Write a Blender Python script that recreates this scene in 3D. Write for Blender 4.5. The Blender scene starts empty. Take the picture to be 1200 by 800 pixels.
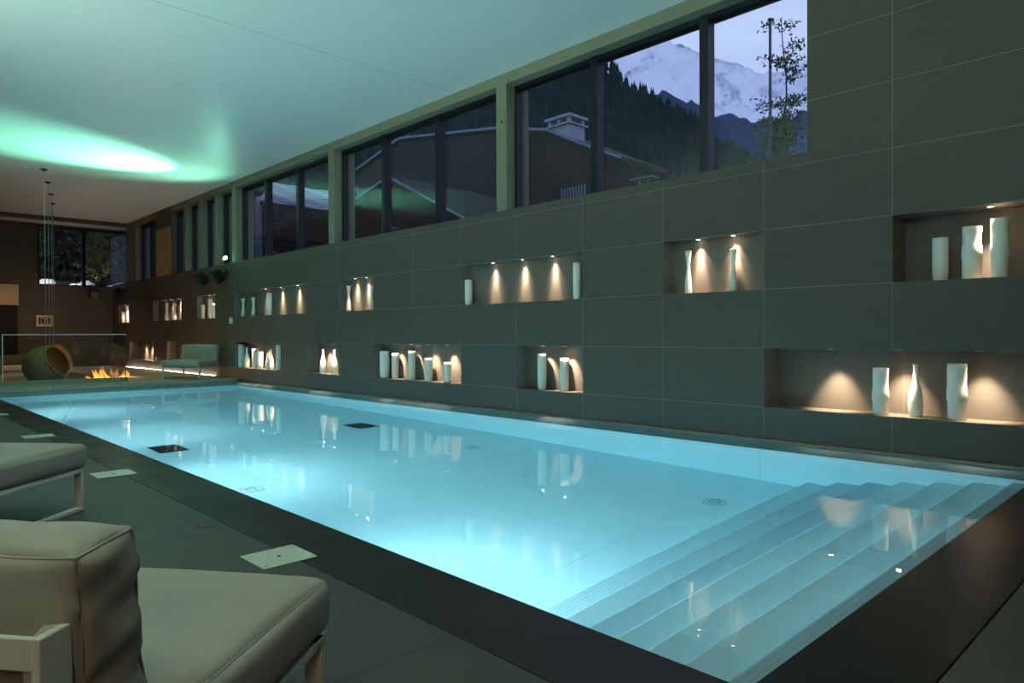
import bpy, bmesh, math, random
from mathutils import Vector, Matrix, noise
C = bpy.context.scene.collection
R = math.radians
PI = math.pi

# ------------------------------------------------------------------ materials
def mat(name, col, rough=.6, spec=.5, metal=0., emit=None, estr=0., var=0., vscale=4., bump=0., bscale=40., trans=0., sub=0.):
    m = bpy.data.materials.new(name); m.use_nodes = True
    nt = m.node_tree; b = nt.nodes['Principled BSDF']
    b.inputs['Base Color'].default_value = (*col, 1)
    b.inputs['Roughness'].default_value = rough
    b.inputs['Specular IOR Level'].default_value = spec
    b.inputs['Metallic'].default_value = metal
    if emit:
        b.inputs['Emission Color'].default_value = (*emit, 1); b.inputs['Emission Strength'].default_value = estr
    tc = nt.nodes.new('ShaderNodeTexCoord')
    if var:
        n = nt.nodes.new('ShaderNodeTexNoise'); n.inputs['Scale'].default_value = vscale; n.inputs['Detail'].default_value = 6
        nt.links.new(tc.outputs['Object'], n.inputs['Vector'])
        r = nt.nodes.new('ShaderNodeMapRange')
        r.inputs[1].default_value = .25; r.inputs[2].default_value = .75
        r.inputs[3].default_value = 1 - var; r.inputs[4].default_value = 1 + var
        nt.links.new(n.outputs['Fac'], r.inputs[0])
        mx = nt.nodes.new('ShaderNodeVectorMath'); mx.operation = 'SCALE'
        mx.inputs[0].default_value = col
        nt.links.new(r.outputs[0], mx.inputs['Scale']); nt.links.new(mx.outputs[0], b.inputs['Base Color'])
    if bump:
        n = nt.nodes.new('ShaderNodeTexNoise'); n.inputs['Scale'].default_value = bscale; n.inputs['Detail'].default_value = 4
        nt.links.new(tc.outputs['Object'], n.inputs['Vector'])
        bp = nt.nodes.new('ShaderNodeBump'); bp.inputs['Strength'].default_value = bump; bp.inputs['Distance'].default_value = .01
        nt.links.new(n.outputs['Fac'], bp.inputs['Height']); nt.links.new(bp.outputs[0], b.inputs['Normal'])
    return m

def lines_mat(name, col, line, specs, rough=.55, spec=.4, var=.08, stretch=(1, 1, 1), vscale=6., bump=0., rvar=0.):
    """tile material: specs = list of (axis, origin, pitch, width) joint families in object space"""
    m = mat(name, col, rough, spec); nt = m.node_tree; N = nt.nodes; L = nt.links; b = N['Principled BSDF']
    tc = N.new('ShaderNodeTexCoord'); sep = N.new('ShaderNodeSeparateXYZ'); L.new(tc.outputs['Object'], sep.inputs[0])
    def mth(op, a, c=None, clamp=False):
        n = N.new('ShaderNodeMath'); n.operation = op; n.use_clamp = clamp
        for i, v in enumerate((a, c)):
            if v is None: continue
            if isinstance(v, (int, float)): n.inputs[i].default_value = v
            else: L.new(v, n.inputs[i])
        return n.outputs[0]
    tot = None
    for ax, o, p, w in specs:
        t = mth('DIVIDE', mth('SUBTRACT', sep.outputs[ax], o), p)
        f = mth('ABSOLUTE', mth('SUBTRACT', mth('FRACT', mth('ADD', t, .5)), .5))
        d = mth('LESS_THAN', f, w / p / 2)
        tot = d if tot is None else mth('MAXIMUM', tot, d)
    mp = N.new('ShaderNodeMapping'); mp.inputs['Scale'].default_value = stretch; L.new(tc.outputs['Object'], mp.inputs[0])
    n = N.new('ShaderNodeTexNoise'); n.inputs['Scale'].default_value = vscale; n.inputs['Detail'].default_value = 8
    L.new(mp.outputs[0], n.inputs['Vector'])
    r = N.new('ShaderNodeMapRange'); r.inputs[1].default_value = .25; r.inputs[2].default_value = .75
    r.inputs[3].default_value = 1 - var; r.inputs[4].default_value = 1 + var; L.new(n.outputs['Fac'], r.inputs[0])
    sc = N.new('ShaderNodeVectorMath'); sc.operation = 'SCALE'; sc.inputs[0].default_value = col; L.new(r.outputs[0], sc.inputs['Scale'])
    mx = N.new('ShaderNodeMix'); mx.data_type = 'RGBA'; L.new(tot, mx.inputs[0]); L.new(sc.outputs[0], mx.inputs[6])
    mx.inputs[7].default_value = (*line, 1); L.new(mx.outputs[2], b.inputs['Base Color'])
    if rvar:
        n2 = N.new('ShaderNodeTexNoise'); n2.inputs['Scale'].default_value = 1.6; n2.inputs['Detail'].default_value = 5
        L.new(tc.outputs['Object'], n2.inputs['Vector'])
        r2 = N.new('ShaderNodeMapRange'); r2.inputs[1].default_value = .4; r2.inputs[2].default_value = .6
        r2.inputs[3].default_value = rough - rvar; r2.inputs[4].default_value = rough + rvar
        L.new(n2.outputs['Fac'], r2.inputs[0]); L.new(r2.outputs[0], b.inputs['Roughness'])
    if bump:
        bp = N.new('ShaderNodeBump'); bp.inputs['Strength'].default_value = bump; bp.inputs['Distance'].default_value = .01
        L.new(n.outputs['Fac'], bp.inputs['Height']); L.new(bp.outputs[0], b.inputs['Normal'])
    return m

def glass_mat(name, tint=(1, 1, 1), ior=1.5, rough=0.):
    m = bpy.data.materials.new(name); m.use_nodes = True; nt = m.node_tree; nt.nodes.clear()
    o = nt.nodes.new('ShaderNodeOutputMaterial'); mx = nt.nodes.new('ShaderNodeMixShader')
    t = nt.nodes.new('ShaderNodeBsdfTransparent'); t.inputs[0].default_value = (*tint, 1)
    g = nt.nodes.new('ShaderNodeBsdfGlossy'); g.inputs['Roughness'].default_value = rough
    f = nt.nodes.new('ShaderNodeFresnel'); f.inputs[0].default_value = ior
    ge = nt.nodes.new('ShaderNodeNewGeometry'); mr = nt.nodes.new('ShaderNodeMapRange'); mr.inputs[3].default_value = ior; mr.inputs[4].default_value = 1 / ior
    nt.links.new(ge.outputs['Backfacing'], mr.inputs[0]); nt.links.new(mr.outputs[0], f.inputs[0])
    nt.links.new(f.outputs[0], mx.inputs[0]); nt.links.new(t.outputs[0], mx.inputs[1]); nt.links.new(g.outputs[0], mx.inputs[2])
    nt.links.new(mx.outputs[0], o.inputs[0])
    return m

Y0, Z0, TH = 2.135, -.7485, .598            # tile grid of the niche wall
M = {}
M['tile'] = lines_mat('wall_tile', (.068, .059, .047), (.20, .185, .16), [(1, Y0, 1.2, .005), (2, Z0, TH, .005)], .55, .35, .07, (1, 1, 12), 5.)
M['niche'] = lines_mat('niche_tile', (.12, .103, .086), (.2, .17, .15), [(1, Y0, 1.2, .005)], .6, .3, .06, (1, 1, 12), 5.)
M['pillar'] = mat('painted_concrete', (.17, .165, .115), .7, .3, var=.05)
M['frame'] = mat('black_aluminium', (.006, .006, .010), .4, .3)
M['ceiling'] = lines_mat('ceiling_panel', (.80, .80, .78), (.42, .42, .42), [(1, 8.24, 5.7, .012)], .38, .5, .01)
M['deck'] = lines_mat('deck_tile', (.047, .044, .037), (.018, .018, .016), [(1, 2.05, 1.33, .008), (0, 1.015, 9.0, .008)], .55, .4, .08, (1, 1, 1), 7.)
M['deck2'] = lines_mat('deck_tile_near', (.062, .056, .046), (.022, .02, .018), [(0, 3.05, 1.2, .008), (1, .08, 9.0, .008)], .5, .4, .08, (1, 1, 1), 7.)
M['coping'] = lines_mat('wet_dark_coping', (.015, .013, .012), (.04, .035, .03), [(0, 3.05, 9.0, .005)], .36, .22, .15, (1, 3, 1), 3., .12, .05)
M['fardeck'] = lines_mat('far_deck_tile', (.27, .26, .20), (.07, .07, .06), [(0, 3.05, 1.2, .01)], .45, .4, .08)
M['strip'] = mat('overflow_strip', (.12, .19, .22), .7, .2, var=.1, vscale=3)
M['lip'] = mat('brown_lip', (.20, .14, .10), .35, .5)
M['dark'] = mat('dark_wall', (.075, .068, .055), .6, .3, var=.12, vscale=2)
M['side_wall'] = mat('dark_side_wall', (.022, .020, .018), .7, .2, var=.1, vscale=2)
M['lamp_body'] = mat('blue_grey_metal', (.10, .12, .19), .5, .4)
M['white_metal'] = mat('powder_coated_metal', (.62, .58, .52), .45, .4)
M['fabric'] = mat('outdoor_fabric', (.315, .28, .235), .9, .15, var=.05, vscale=3, bump=.35, bscale=700)
M['piping'] = mat('cushion_piping', (.30, .265, .23), .9, .1)
M['porcelain'] = mat('bisque_porcelain', (.80, .77, .70), .45, .4, var=.03, vscale=20)
M['plate'] = mat('pale_hatch', (.50, .50, .42), .6, .3, var=.06, vscale=30)
M['black'] = mat('black_plastic', (.008, .008, .009), .7, .2)
M['gunmetal'] = mat('dark_drain_metal', (.05, .055, .055), .35, .5, .6)
M['wood'] = mat('dark_timber', (.030, .017, .013), .8, .2, var=.35, vscale=5)
M['orange_wood'] = mat('warm_wood', (.40, .23, .10), .45, .4, var=.25, vscale=6)
M['slate'] = mat('snowy_slate', (.17, .20, .27), .7, .3, var=.2, vscale=8)
M['whitewash'] = mat('pale_render', (.30, .32, .36), .8, .2, var=.1)
M['batten'] = mat('lit_batten', (.55, .6, .7), .7, .3)  # blue-lit roof lines put into a brighter copy of the slate colour
M['glass'] = glass_mat('window_glass', (.97, .98, .99), 1.34)
M['bal_glass'] = glass_mat('balustrade_glass', (.96, .98, .96), 1.45)
M['glass_edge'] = mat('lit_glass_edge', (.75, .68, .56), .3, .6)  # warm highlight along the glass edge put into a pale colour
M['shell'] = mat('woven_green_shell', (.20, .13, .05), .6, .4, var=.25, vscale=12, bump=.6, bscale=90)
M['copper'] = mat('hammered_copper', (.75, .42, .18), .28, .5, .9, var=.2, vscale=30, bump=1., bscale=60)
M['chain'] = mat('steel_chain', (.45, .45, .38), .35, .5, .8)
M['bench'] = mat('bench_upholstery', (.42, .33, .22), .8, .2, var=.1)
M['stone'] = mat('pale_rock', (.55, .53, .5), .9, .2, var=.3, vscale=3)
M['leaf'] = mat('leaf', (.06, .08, .025), .6, .3, var=.4, vscale=3)
M['leaf_yellow'] = mat('yellow_leaf', (.42, .42, .04), .6, .3, var=.3, vscale=6)
M['bark'] = mat('bark', (.03, .027, .03), .9, .1)
M['forest'] = mat('forest_canopy', (.010, .018, .021), 1, .0, var=.55, vscale=.03)
M['rock'] = mat('haze_tinted_rock', (.045, .065, .12), 1, .05, var=.3, vscale=.004)  # aerial haze put into the blue of the rock colour
M['grass'] = mat('meadow', (.03, .04, .02), 1, .05, var=.3)

# pool tiles: pale mosaic with seams between floor panels
M['pool'] = lines_mat('pool_liner', (.68, .79, .84), (.58, .71, .76), [(0, 4.24, 20., .016), (1, 3.3, 6.3, .016)], .5, .2, .03)
def nosing_mat():
    m = mat('ribbed_step', (.56, .70, .70), .5, .2); nt = m.node_tree; N = nt.nodes; L = nt.links
    tc = N.new('ShaderNodeTexCoord')
    v = N.new('ShaderNodeTexVoronoi'); v.inputs['Scale'].default_value = 34; v.inputs['Randomness'].default_value = .05
    L.new(tc.outputs['Object'], v.inputs['Vector'])
    r = N.new('ShaderNodeMapRange'); r.inputs[1].default_value = .15; r.inputs[2].default_value = .5
    r.inputs[3].default_value = 1.0; r.inputs[4].default_value = .80; L.new(v.outputs['Distance'], r.inputs[0])
    s = N.new('ShaderNodeVectorMath'); s.operation = 'SCALE'; s.inputs[0].default_value = (.60, .72, .80)
    L.new(r.outputs[0], s.inputs['Scale']); L.new(s.outputs[0], N['Principled BSDF'].inputs['Base Color'])
    return m
M['step'] = nosing_mat()

def water_mat():
    m = bpy.data.materials.new('pool_water'); m.use_nodes = True; nt = m.node_tree; N = nt.nodes; L = nt.links
    N.clear(); o = N.new('ShaderNodeOutputMaterial')
    g = N.new('ShaderNodeBsdfGlass'); g.inputs['IOR'].default_value = 1.333; g.inputs['Roughness'].default_value = 0.0
    L.new(g.outputs[0], o.inputs['Surface'])
    a = N.new('ShaderNodeVolumeAbsorption'); a.inputs['Color'].default_value = (.31, .85, .95, 1); a.inputs['Density'].default_value = .20
    L.new(a.outputs[0], o.inputs['Volume'])
    tc = N.new('ShaderNodeTexCoord'); n = N.new('ShaderNodeTexNoise'); n.inputs['Scale'].default_value = 2.2; n.inputs['Detail'].default_value = 3
    L.new(tc.outputs['Object'], n.inputs['Vector'])
    b = N.new('ShaderNodeBump'); b.inputs['Strength'].default_value = .17; b.inputs['Distance'].default_value = .012
    L.new(n.outputs['Fac'], b.inputs['Height']); L.new(b.outputs[0], g.inputs['Normal'])
    return m
M['water'] = water_mat()

def snow_mat():
    m = mat('snow_and_rock', (.8, .8, .85), .9, .1); nt = m.node_tree; N = nt.nodes; L = nt.links
    tc = N.new('ShaderNodeTexCoord'); n = N.new('ShaderNodeTexNoise'); n.inputs['Scale'].default_value = .0028; n.inputs['Detail'].default_value = 10; n.inputs['Roughness'].default_value = .68
    mp = N.new('ShaderNodeMapping'); mp.inputs['Scale'].default_value = (1, 1, .8); L.new(tc.outputs['Object'], mp.inputs[0]); L.new(mp.outputs[0], n.inputs['Vector'])
    cr = N.new('ShaderNodeValToRGB'); cr.color_ramp.elements[0].position = .36; cr.color_ramp.elements[0].color = (.38, .43, .55, 1)
    cr.color_ramp.elements[1].position = .47; cr.color_ramp.elements[1].color = (.95, .95, .97, 1)
    L.new(n.outputs['Fac'], cr.inputs[0]); L.new(cr.outputs[0], N['Principled BSDF'].inputs['Base Color'])
    return m
M['snow'] = snow_mat()
def emi(name, col, s):
    m = bpy.data.materials.new(name); m.use_nodes = True; nt = m.node_tree; nt.nodes.clear()
    o = nt.nodes.new('ShaderNodeOutputMaterial'); e = nt.nodes.new('ShaderNodeEmission')
    e.inputs[0].default_value = (*col, 1); e.inputs[1].default_value = s; nt.links.new(e.outputs[0], o.inputs[0]); return m
M['warm_lens'] = emi('lit_warm_lens', (1, .86, .66), 30)
M['green_lens'] = emi('lit_green_lens', (.25, 1, .55), 60)
M['pool_lens'] = emi('lit_pool_lens', (.6, .95, 1), 6)
M['amber_lens'] = emi('lit_amber_lens', (1, .62, .15), .5)
M['lamp_glow'] = emi('reflected_lamp_glow', (1, .45, .12), 3)  # glow for the reflected orange lamp in the last window
def flame_mat():
    m = bpy.data.materials.new('flame'); m.use_nodes = True; nt = m.node_tree; N = nt.nodes; L = nt.links; N.clear()
    o = N.new('ShaderNodeOutputMaterial'); e = N.new('ShaderNodeEmission'); tc = N.new('ShaderNodeTexCoord')
    s = N.new('ShaderNodeSeparateXYZ'); L.new(tc.outputs['Generated'], s.inputs[0])
    cr = N.new('ShaderNodeValToRGB'); E = cr.color_ramp.elements
    E[0].position = 0; E[0].color = (1, .72, .32, 1); E[1].position = 1; E[1].color = (.45, .08, .01, 1)
    k = E.new(.45); k.color = (1, .36, .06, 1)
    L.new(s.outputs[2], cr.inputs[0]); L.new(cr.outputs[0], e.inputs[0]); e.inputs[1].default_value = 2.2
    L.new(e.outputs[0], o.inputs[0]); return m
M['flame'] = flame_mat()

# ------------------------------------------------------------------ helpers
def nb(): return bmesh.new()
def box(bm, a, b, mi=0, rot=None, piv=None):
    xs = (a[0], b[0]); ys = (a[1], b[1]); zs = (a[2], b[2])
    vs = [Vector((x, y, z)) for z in zs for y in ys for x in xs]
    if rot is not None:
        p = Vector(piv or [(a[i] + b[i]) / 2 for i in range(3)]); vs = [rot @ (v - p) + p for v in vs]
    v = [bm.verts.new(c) for c in vs]; fs = []
    for q in ((0, 2, 3, 1), (4, 5, 7, 6), (0, 1, 5, 4), (2, 6, 7, 3), (1, 3, 7, 5), (0, 4, 6, 2)):
        f = bm.faces.new([v[i] for i in q]); f.material_index = mi; fs.append(f)
    return fs
def tube(bm, pts, r, n=8, closed=False, taper=None):
    pts = [Vector(p) for p in pts]; rings = []
    for i, p in enumerate(pts):
        a = pts[i - 1] if (i or closed) else pts[0]; b = pts[(i + 1) % len(pts)] if (i < len(pts) - 1 or closed) else pts[-1]
        t = (b - a).normalized(); u = t.cross(Vector((0, 0, 1)))
        if u.length < .05: u = t.cross(Vector((1, 0, 0)))
        u.normalize(); w = t.cross(u); rr = r if taper is None else r + (taper - r) * i / (len(pts) - 1)
        rings.append([bm.verts.new(p + (u * math.cos(2 * PI * k / n) + w * math.sin(2 * PI * k / n)) * rr) for k in range(n)])
    m = len(rings)
    for i in range(m if closed else m - 1):
        A, B = rings[i], rings[(i + 1) % m]
        for k in range(n): bm.faces.new((A[k], A[(k + 1) % n], B[(k + 1) % n], B[k]))
    if not closed:
        bm.faces.new(rings[0][::-1]); bm.faces.new(rings[-1])
def lathe(bm, prof, n=24, c=(0, 0, 0), wob=None):
    rings = []
    for j, (r, z) in enumerate(prof):
        rings.append([bm.verts.new((c[0] + (r if wob is None else r * wob(k / n, j)) * math.cos(2 * PI * k / n), c[1] + (r if wob is None else r * wob(k / n, j)) * math.sin(2 * PI * k / n), c[2] + z)) for k in range(n)])
    for A, B in zip(rings, rings[1:]):
        for k in range(n): bm.faces.new((A[k], A[(k + 1) % n], B[(k + 1) % n], B[k]))
    bm.faces.new(rings[0][::-1]); bm.faces.new(rings[-1])
def prism(bm, poly, axis, a, b):
    """extrude a 2-D polygon along axis (0,1,2) between a and b"""
    def P(p, t):
        q = list(p); q.insert(axis, t); return bm.verts.new(q)
    A = [P(p, a) for p in poly]; B = [P(p, b) for p in poly]; n = len(poly)
    bm.faces.new(A[::-1]); bm.faces.new(B)
    for i in range(n): bm.faces.new((A[i], A[(i + 1) % n], B[(i + 1) % n], B[i]))
def obj(name, bm, m, parent=None, smooth=False, bevel=0., loc=None):
    bmesh.ops.recalc_face_normals(bm, faces=bm.faces[:])
    me = bpy.data.meshes.new(name); bm.to_mesh(me); bm.free()
    for x in (m if isinstance(m, (list, tuple)) else [m]): me.materials.append(M[x])
    if smooth:
        for p in me.polygons: p.use_smooth = True
    o = bpy.data.objects.new(name, me); C.objects.link(o)
    if parent: o.parent = parent
    if loc: o.location = loc
    if bevel:
        b = o.modifiers.new('bevel', 'BEVEL'); b.width = bevel; b.segments = 2; b.limit_method = 'ANGLE'
    return o
def tag(o, label, cat, group=None, kind=None):
    o['label'] = label; o['category'] = cat
    if group: o['group'] = group
    if kind: o['kind'] = kind
    return o
def struct(name, bm, m, bevel=0., parent=None):
    o = obj(name, bm, m, parent, bevel=bevel)
    if parent is None: o['kind'] = 'structure'
    return o
def thing(name, label, cat, loc=(0, 0, 0), rz=0., group=None):
    o = bpy.data.objects.new(name, None); C.objects.link(o); o.empty_display_size = .1
    o.location = loc; o.rotation_euler = (0, 0, rz); return tag(o, label, cat, group)
def light(name, kind, loc, energy, col, parent=None, **k):
    l = bpy.data.lights.new(name, kind); l.energy = energy; l.color = col
    for a, v in k.items():
        if a not in ('aim',): setattr(l, a, v)
    o = bpy.data.objects.new(name, l); C.objects.link(o); o.location = loc
    if parent: o.parent = parent
    if 'aim' in k:
        o.rotation_euler = Vector(k['aim']).to_track_quat('-Z', 'Y').to_euler()
    return o

# ------------------------------------------------------------------ setting
WX, WB = 6.75, 7.20                    # niche wall front and back
ZW = -1.15                             # water level
ZD = -1.14                             # near deck
ZF = -1.0                             # far deck
CE = 3.67
SILL = 1.75
PX0, PX1, PY0, PY1 = 2.086, 6.59, 1.088, 16.2

def col(i): return Y0 + 1.2 * i
zL, zLt, zU, zUt = Z0, Z0 + TH, Z0 + 2 * TH, Z0 + 3 * TH
NICHES = {  # y0, y1, z0, z1, depth
 'U1': (-.265, col(0), zU, zUt, .36), 'U2': (col(1), col(2), zU, zUt, .15), 'U3': (col(3), col(5), zU, zUt, .15),
 'U4': (col(7), col(8), zU, zUt, .15), 'U5': (col(9), col(12), zU, zUt, .15), 'U6': (col(13), col(14), zU, zUt, .15),
 'U7': (col(15), col(17), zU, zUt, .15), 'U8': (col(19), col(20), zU, zUt, .15),
 'L1': (-.265, col(1), zL, zLt, .32), 'L2': (col(3), col(4), zL, zLt, .23), 'L3': (col(5), col(7), zL, zLt, .23),
 'L4': (col(8), col(9), zL, zLt, .25), 'L5': (col(10), col(12), zL, zLt, .25), 'L6': (col(15), col(16), zL, zLt, .25),
 'L7': (col(17), col(19), zL, zLt, .25)}
# openings of the window band: (y0,y1)
OPEN = [(2.892, 7.118), (7.33, 11.861), (12.085, 16.429), (16.653, 17.559), (17.707, 18.621), (18.812, 19.735), (19.905, 20.883), (22.213, 24.2)]
YN, YFAR = -5.0, 26.9
bm = nb()
ys = sorted({YN, YFAR} | {v for n in NICHES.values() for v in n[:2]})
zs = [-1.068, zL, zLt, zU, zUt, SILL]
for a, b in zip(ys, ys[1:]):
    for c, d in zip(zs, zs[1:]):
        ym, zm = (a + b) / 2, (c + d) / 2
        if any(n[0] < ym < n[1] and n[2] < zm < n[3] for n in NICHES.values()): continue
        f = bm.faces.new([bm.verts.new(p) for p in ((WX, a, c), (WX, a, d), (WX, b, d), (WX, b, c))])
for n in NICHES.values():              # niche boxes: brownish tile inside
    a, b, c, d, dp = n
    P = {(i, j, k): bm.verts.new(((WX, WX + dp)[i], (a, b)[j], (c, d)[k])) for i in (0, 1) for j in (0, 1) for k in (0, 1)}
    for q in (((1, 0, 0), (1, 1, 0), (1, 1, 1), (1, 0, 1)), ((0, 0, 0), (0, 1, 0), (1, 1, 0), (1, 0, 0)), ((0, 0, 1), (1, 0, 1), (1, 1, 1), (0, 1, 1)),
              ((0, 0, 0), (1, 0, 0), (1, 0, 1), (0, 0, 1)), ((0, 1, 0), (0, 1, 1), (1, 1, 1), (1, 1, 0))):
        bm.faces.new([P[k] for k in q]).material_index = 1
# sill top, underside and back of the wall
for q in (((WX, YN, SILL), (WX, YFAR, SILL), (WB, YFAR, SILL), (WB, YN, SILL)),
          ((WX, YN, -1.068), (WB, YN, -1.068), (WB, YFAR, -1.068), (WX, YFAR, -1.068)),
          ((WB, YN, -1.5), (WB, YFAR, -1.5), (WB, YFAR, SILL), (WB, YN, SILL))):
    bm.faces.new([bm.verts.new(p) for p in q])
w = obj('wall_right', bm, ['tile', 'niche']); w['kind'] = 'structure'
# solid tiled part of the upper wall (near end) and the infill block beyond the narrow windows
bm = nb(); box(bm, (WX, YN, SILL), (WB, 2.892, CE)); struct('wall_right_upper', bm, 'tile')
bm = nb(); box(bm, (WX, 20.883, SILL), (WB, 22.213, CE)); struct('wall_right_panelled', bm, 'dark')
# beam over the windows and pillars between them
bm = nb(); box(bm, (WX, 2.892, 3.515), (WB, 20.883, CE)); box(bm, (WX, 22.213, 3.515), (WB, 25.2, CE)); struct('trim_1', bm, 'pillar', .006)
edges = [(7.118, 7.33), (11.861, 12.085), (16.429, 16.653), (17.559, 17.707), (18.621, 18.812), (19.735, 19.905), (24.2, 25.2)]
for i, (a, b) in enumerate(edges):
    bm = nb(); box(bm, (WX, a, SILL), (WB, b, 3.515)); struct('trim_%d' % (i + 2), bm, 'pillar', .008)
for i, (y, z) in enumerate(((7.21, 3.0), (11.96, 3.0), (16.53, 3.0))):
    bm = nb(); lathe(bm, [(.016, 0), (.018, .008), (.012, .016)], 14)
    o = obj('sensor', bm, 'gunmetal'); o.rotation_euler = (0, -PI / 2, 0); o.location = (WX - .0005, y, z)
    tag(o, ['small round sensor on the pillar left of the mountain-view window', 'small round sensor on the pillar left of the window with the gabled hut outside', 'small round sensor on the pillar left of the window with the slate roof outside'][i], 'sensor', 'pillar sensors')

def window(idx, y0, y1, mull, x=6.915, z0=SILL, z1=3.515):
    root = bpy.data.objects.new('window_%d' % idx, None); C.objects.link(root); root.location = (x, (y0 + y1) / 2, z0)
    root['kind'] = 'structure'
    T = Vector((x, (y0 + y1) / 2, z0))
    bm = nb(); fw = .045
    def bx(a, b): box(bm, Vector(a) - T, Vector(b) - T)
    bx((x, y0, z0), (x + .12, y0 + fw, z1)); bx((x, y1 - fw, z0), (x + .12, y1, z1))
    bx((x, y0, z1 - .06), (x + .12, y1, z1)); bx((x, y0, z0), (x + .12, y1, z0 + .03))
    obj('window_frame', bm, 'frame', root, bevel=.003)
    ed = [y0 + fw]
    for m_ in mull:
        bm = nb(); bx((x - .02, m_ - .055, z0), (x + .12, m_ + .055, z1 - .0)); obj('mullion', bm, 'frame', root, bevel=.004)
        ed += [m_ - .055, m_ + .055]
    ed.append(y1 - fw)
    for a, b in zip(ed[::2], ed[1::2]):
        bm = nb(); bx((x + .05, a, z0 + .03), (x + .07, b, z1 - .06)); obj('pane', bm, 'glass', root)
    return root
window(1, 2.892, 7.118, [4.10, 5.66])
window(2, 7.33, 11.861, [8.88, 10.42])
window(3, 12.085, 16.429, [13.62, 15.12])
for i, (a, b) in enumerate(OPEN[3:7]): window(4 + i, a, b, [])
window(8, 22.213, 24.2, [23.2])

# far wall, its window and the hearth wall
bm = nb()
FY = YFAR
box(bm, (-3.5, FY, -1.6), (4.60, FY + .3, CE)); box(bm, (4.60, FY, -1.6), (7.3, FY + .3, 1.68)); box(bm, (4.60, FY, 3.62), (7.3, FY + .3, CE))
struct('wall_far', bm, 'dark')
root = bpy.data.objects.new('window_9', None); C.objects.link(root); root['kind'] = 'structure'; root.location = (5.9, FY + .1, 1.68)
T = Vector(root.location)
bm = nb()
for a, b in (((4.6, FY + .06, 1.68), (4.66, FY + .16, 3.62)), ((7.24, FY + .06, 1.68), (7.3, FY + .16, 3.62)), ((4.6, FY + .06, 3.56), (7.3, FY + .16, 3.62)), ((4.6, FY + .06, 1.68), (7.3, FY + .16, 1.72))):
    box(bm, Vector(a) - T, Vector(b) - T)
obj('window_frame', bm, 'frame', root)
bm = nb(); box(bm, Vector((5.87, FY + .03, 1.68)) - T, Vector((5.97, FY + .16, 3.62)) - T); obj('mullion', bm, 'frame', root)
for a, b in ((4.66, 5.87), (5.97, 7.24)):
    bm = nb(); box(bm, Vector((a, FY + .10, 1.72)) - T, Vector((b, FY + .12, 3.56)) - T); obj('pane', bm, 'glass', root)
bm = nb(); box(bm, (6.9, 25.2, SILL), (6.93, FY, 3.62)); struct('window_10', bm, 'glass')
bm = nb(); box(bm, (-3.5, 25.1, 3.56), (WX, 25.3, CE)); struct('trim_9', bm, 'dark')
# rest of the room shell
bm = nb(); box(bm, (-3.8, YN - .3, CE), (7.3, FY + .3, CE + .2)); struct('ceiling', bm, 'ceiling')
bm = nb(); box(bm, (-3.8, YN, -1.6), (-3.5, FY, CE)); struct('wall_left', bm, 'side_wall')
bm = nb(); box(bm, (-3.5, YN - .3, -1.6), (WB, YN, CE)); struct('wall_near', bm, 'side_wall')
bm = nb(); box(bm, (-3.5, PY0 - .41, ZD - .25), (PX0 - .42, PY1 + .15, ZD)); struct('floor', bm, 'deck', .003)
bm = nb(); box(bm, (-3.5, YN, ZD - .25), (WB, PY0 - .415, ZD)); struct('floor_near', bm, 'deck2', .003)
bm = nb()
prism(bm, [(PX0 - .415, PY0 - .41), (WB, PY0 - .41), (WB, PY0), (PX0, PY0), (PX0, PY1), (PX0 - .415, PY1)], 2, ZD - .25, ZD)
struct('pool_coping', bm, 'coping', .004)
# far deck, lounge pit
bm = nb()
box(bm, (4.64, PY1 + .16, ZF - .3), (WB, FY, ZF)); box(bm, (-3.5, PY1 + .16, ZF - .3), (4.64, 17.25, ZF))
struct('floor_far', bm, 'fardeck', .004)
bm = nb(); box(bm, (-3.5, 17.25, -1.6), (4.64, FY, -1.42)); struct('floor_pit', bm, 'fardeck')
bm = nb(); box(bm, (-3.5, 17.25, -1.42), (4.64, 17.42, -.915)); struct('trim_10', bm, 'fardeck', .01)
# overflow strip: L-shaped sloping curb along niche wall and far side
def curb(prof, name, m):
    bm = nb(); rows = []
    for d, z in prof:
        rows.append([bm.verts.new(p) for p in ((PX1 + d, PY0 - .0, z), (PX1 + d, PY1 + d, z), (PX0 - .42, PY1 + d, z))])
    for A, B in zip(rows, rows[1:]):
        for k in range(2): bm.faces.new((A[k], A[k + 1], B[k + 1], B[k]))
    return struct(name, bm, m)
curb([(.004, -1.40), (0, -1.165), (.006, -1.150), (.045, -1.128), (.10, -1.098), (.118, -1.084)], 'trim_11', 'strip')
curb([(.118, -1.084), (.122, -1.068), (.135, -1.064), (.20, -1.064), (.20, -1.3)], 'trim_12', 'lip')

# ------------------------------------------------------------------ pool
ZB = -2.60
bm = nb()
def quad(bm, pts, mi=0):
    f = bm.faces.new([bm.verts.new(p) for p in pts]); f.material_index = mi; return f
quad(bm, ((PX0, PY0, ZB), (PX1, PY0, ZB), (PX1, PY1, ZB), (PX0, PY1, ZB)))
quad(bm, ((PX0, PY0, ZB), (PX0, PY1, ZB), (PX0, PY1, ZW), (PX0, PY0, ZW)))
quad(bm, ((PX1, PY0, ZB), (PX1, PY0, ZW), (PX1, PY1, ZW), (PX1, PY1, ZB)))
quad(bm, ((PX0, PY1, ZB), (PX1, PY1, ZB), (PX1, PY1, ZW), (PX0, PY1, ZW)))
quad(bm, ((PX0, PY0, ZB), (PX0, PY0, ZW), (PX1, PY0, ZW), (PX1, PY0, ZB)))
o = obj('pool_basin', bm, 'pool'); o['kind'] = 'structure'
bm = nb()
yy = [PY0] + [1.22 + .268 * i for i in range(7)]
zz = [-1.27 - .185 * i for i in range(7)]
poly = [(PY0, ZB)]
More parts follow.
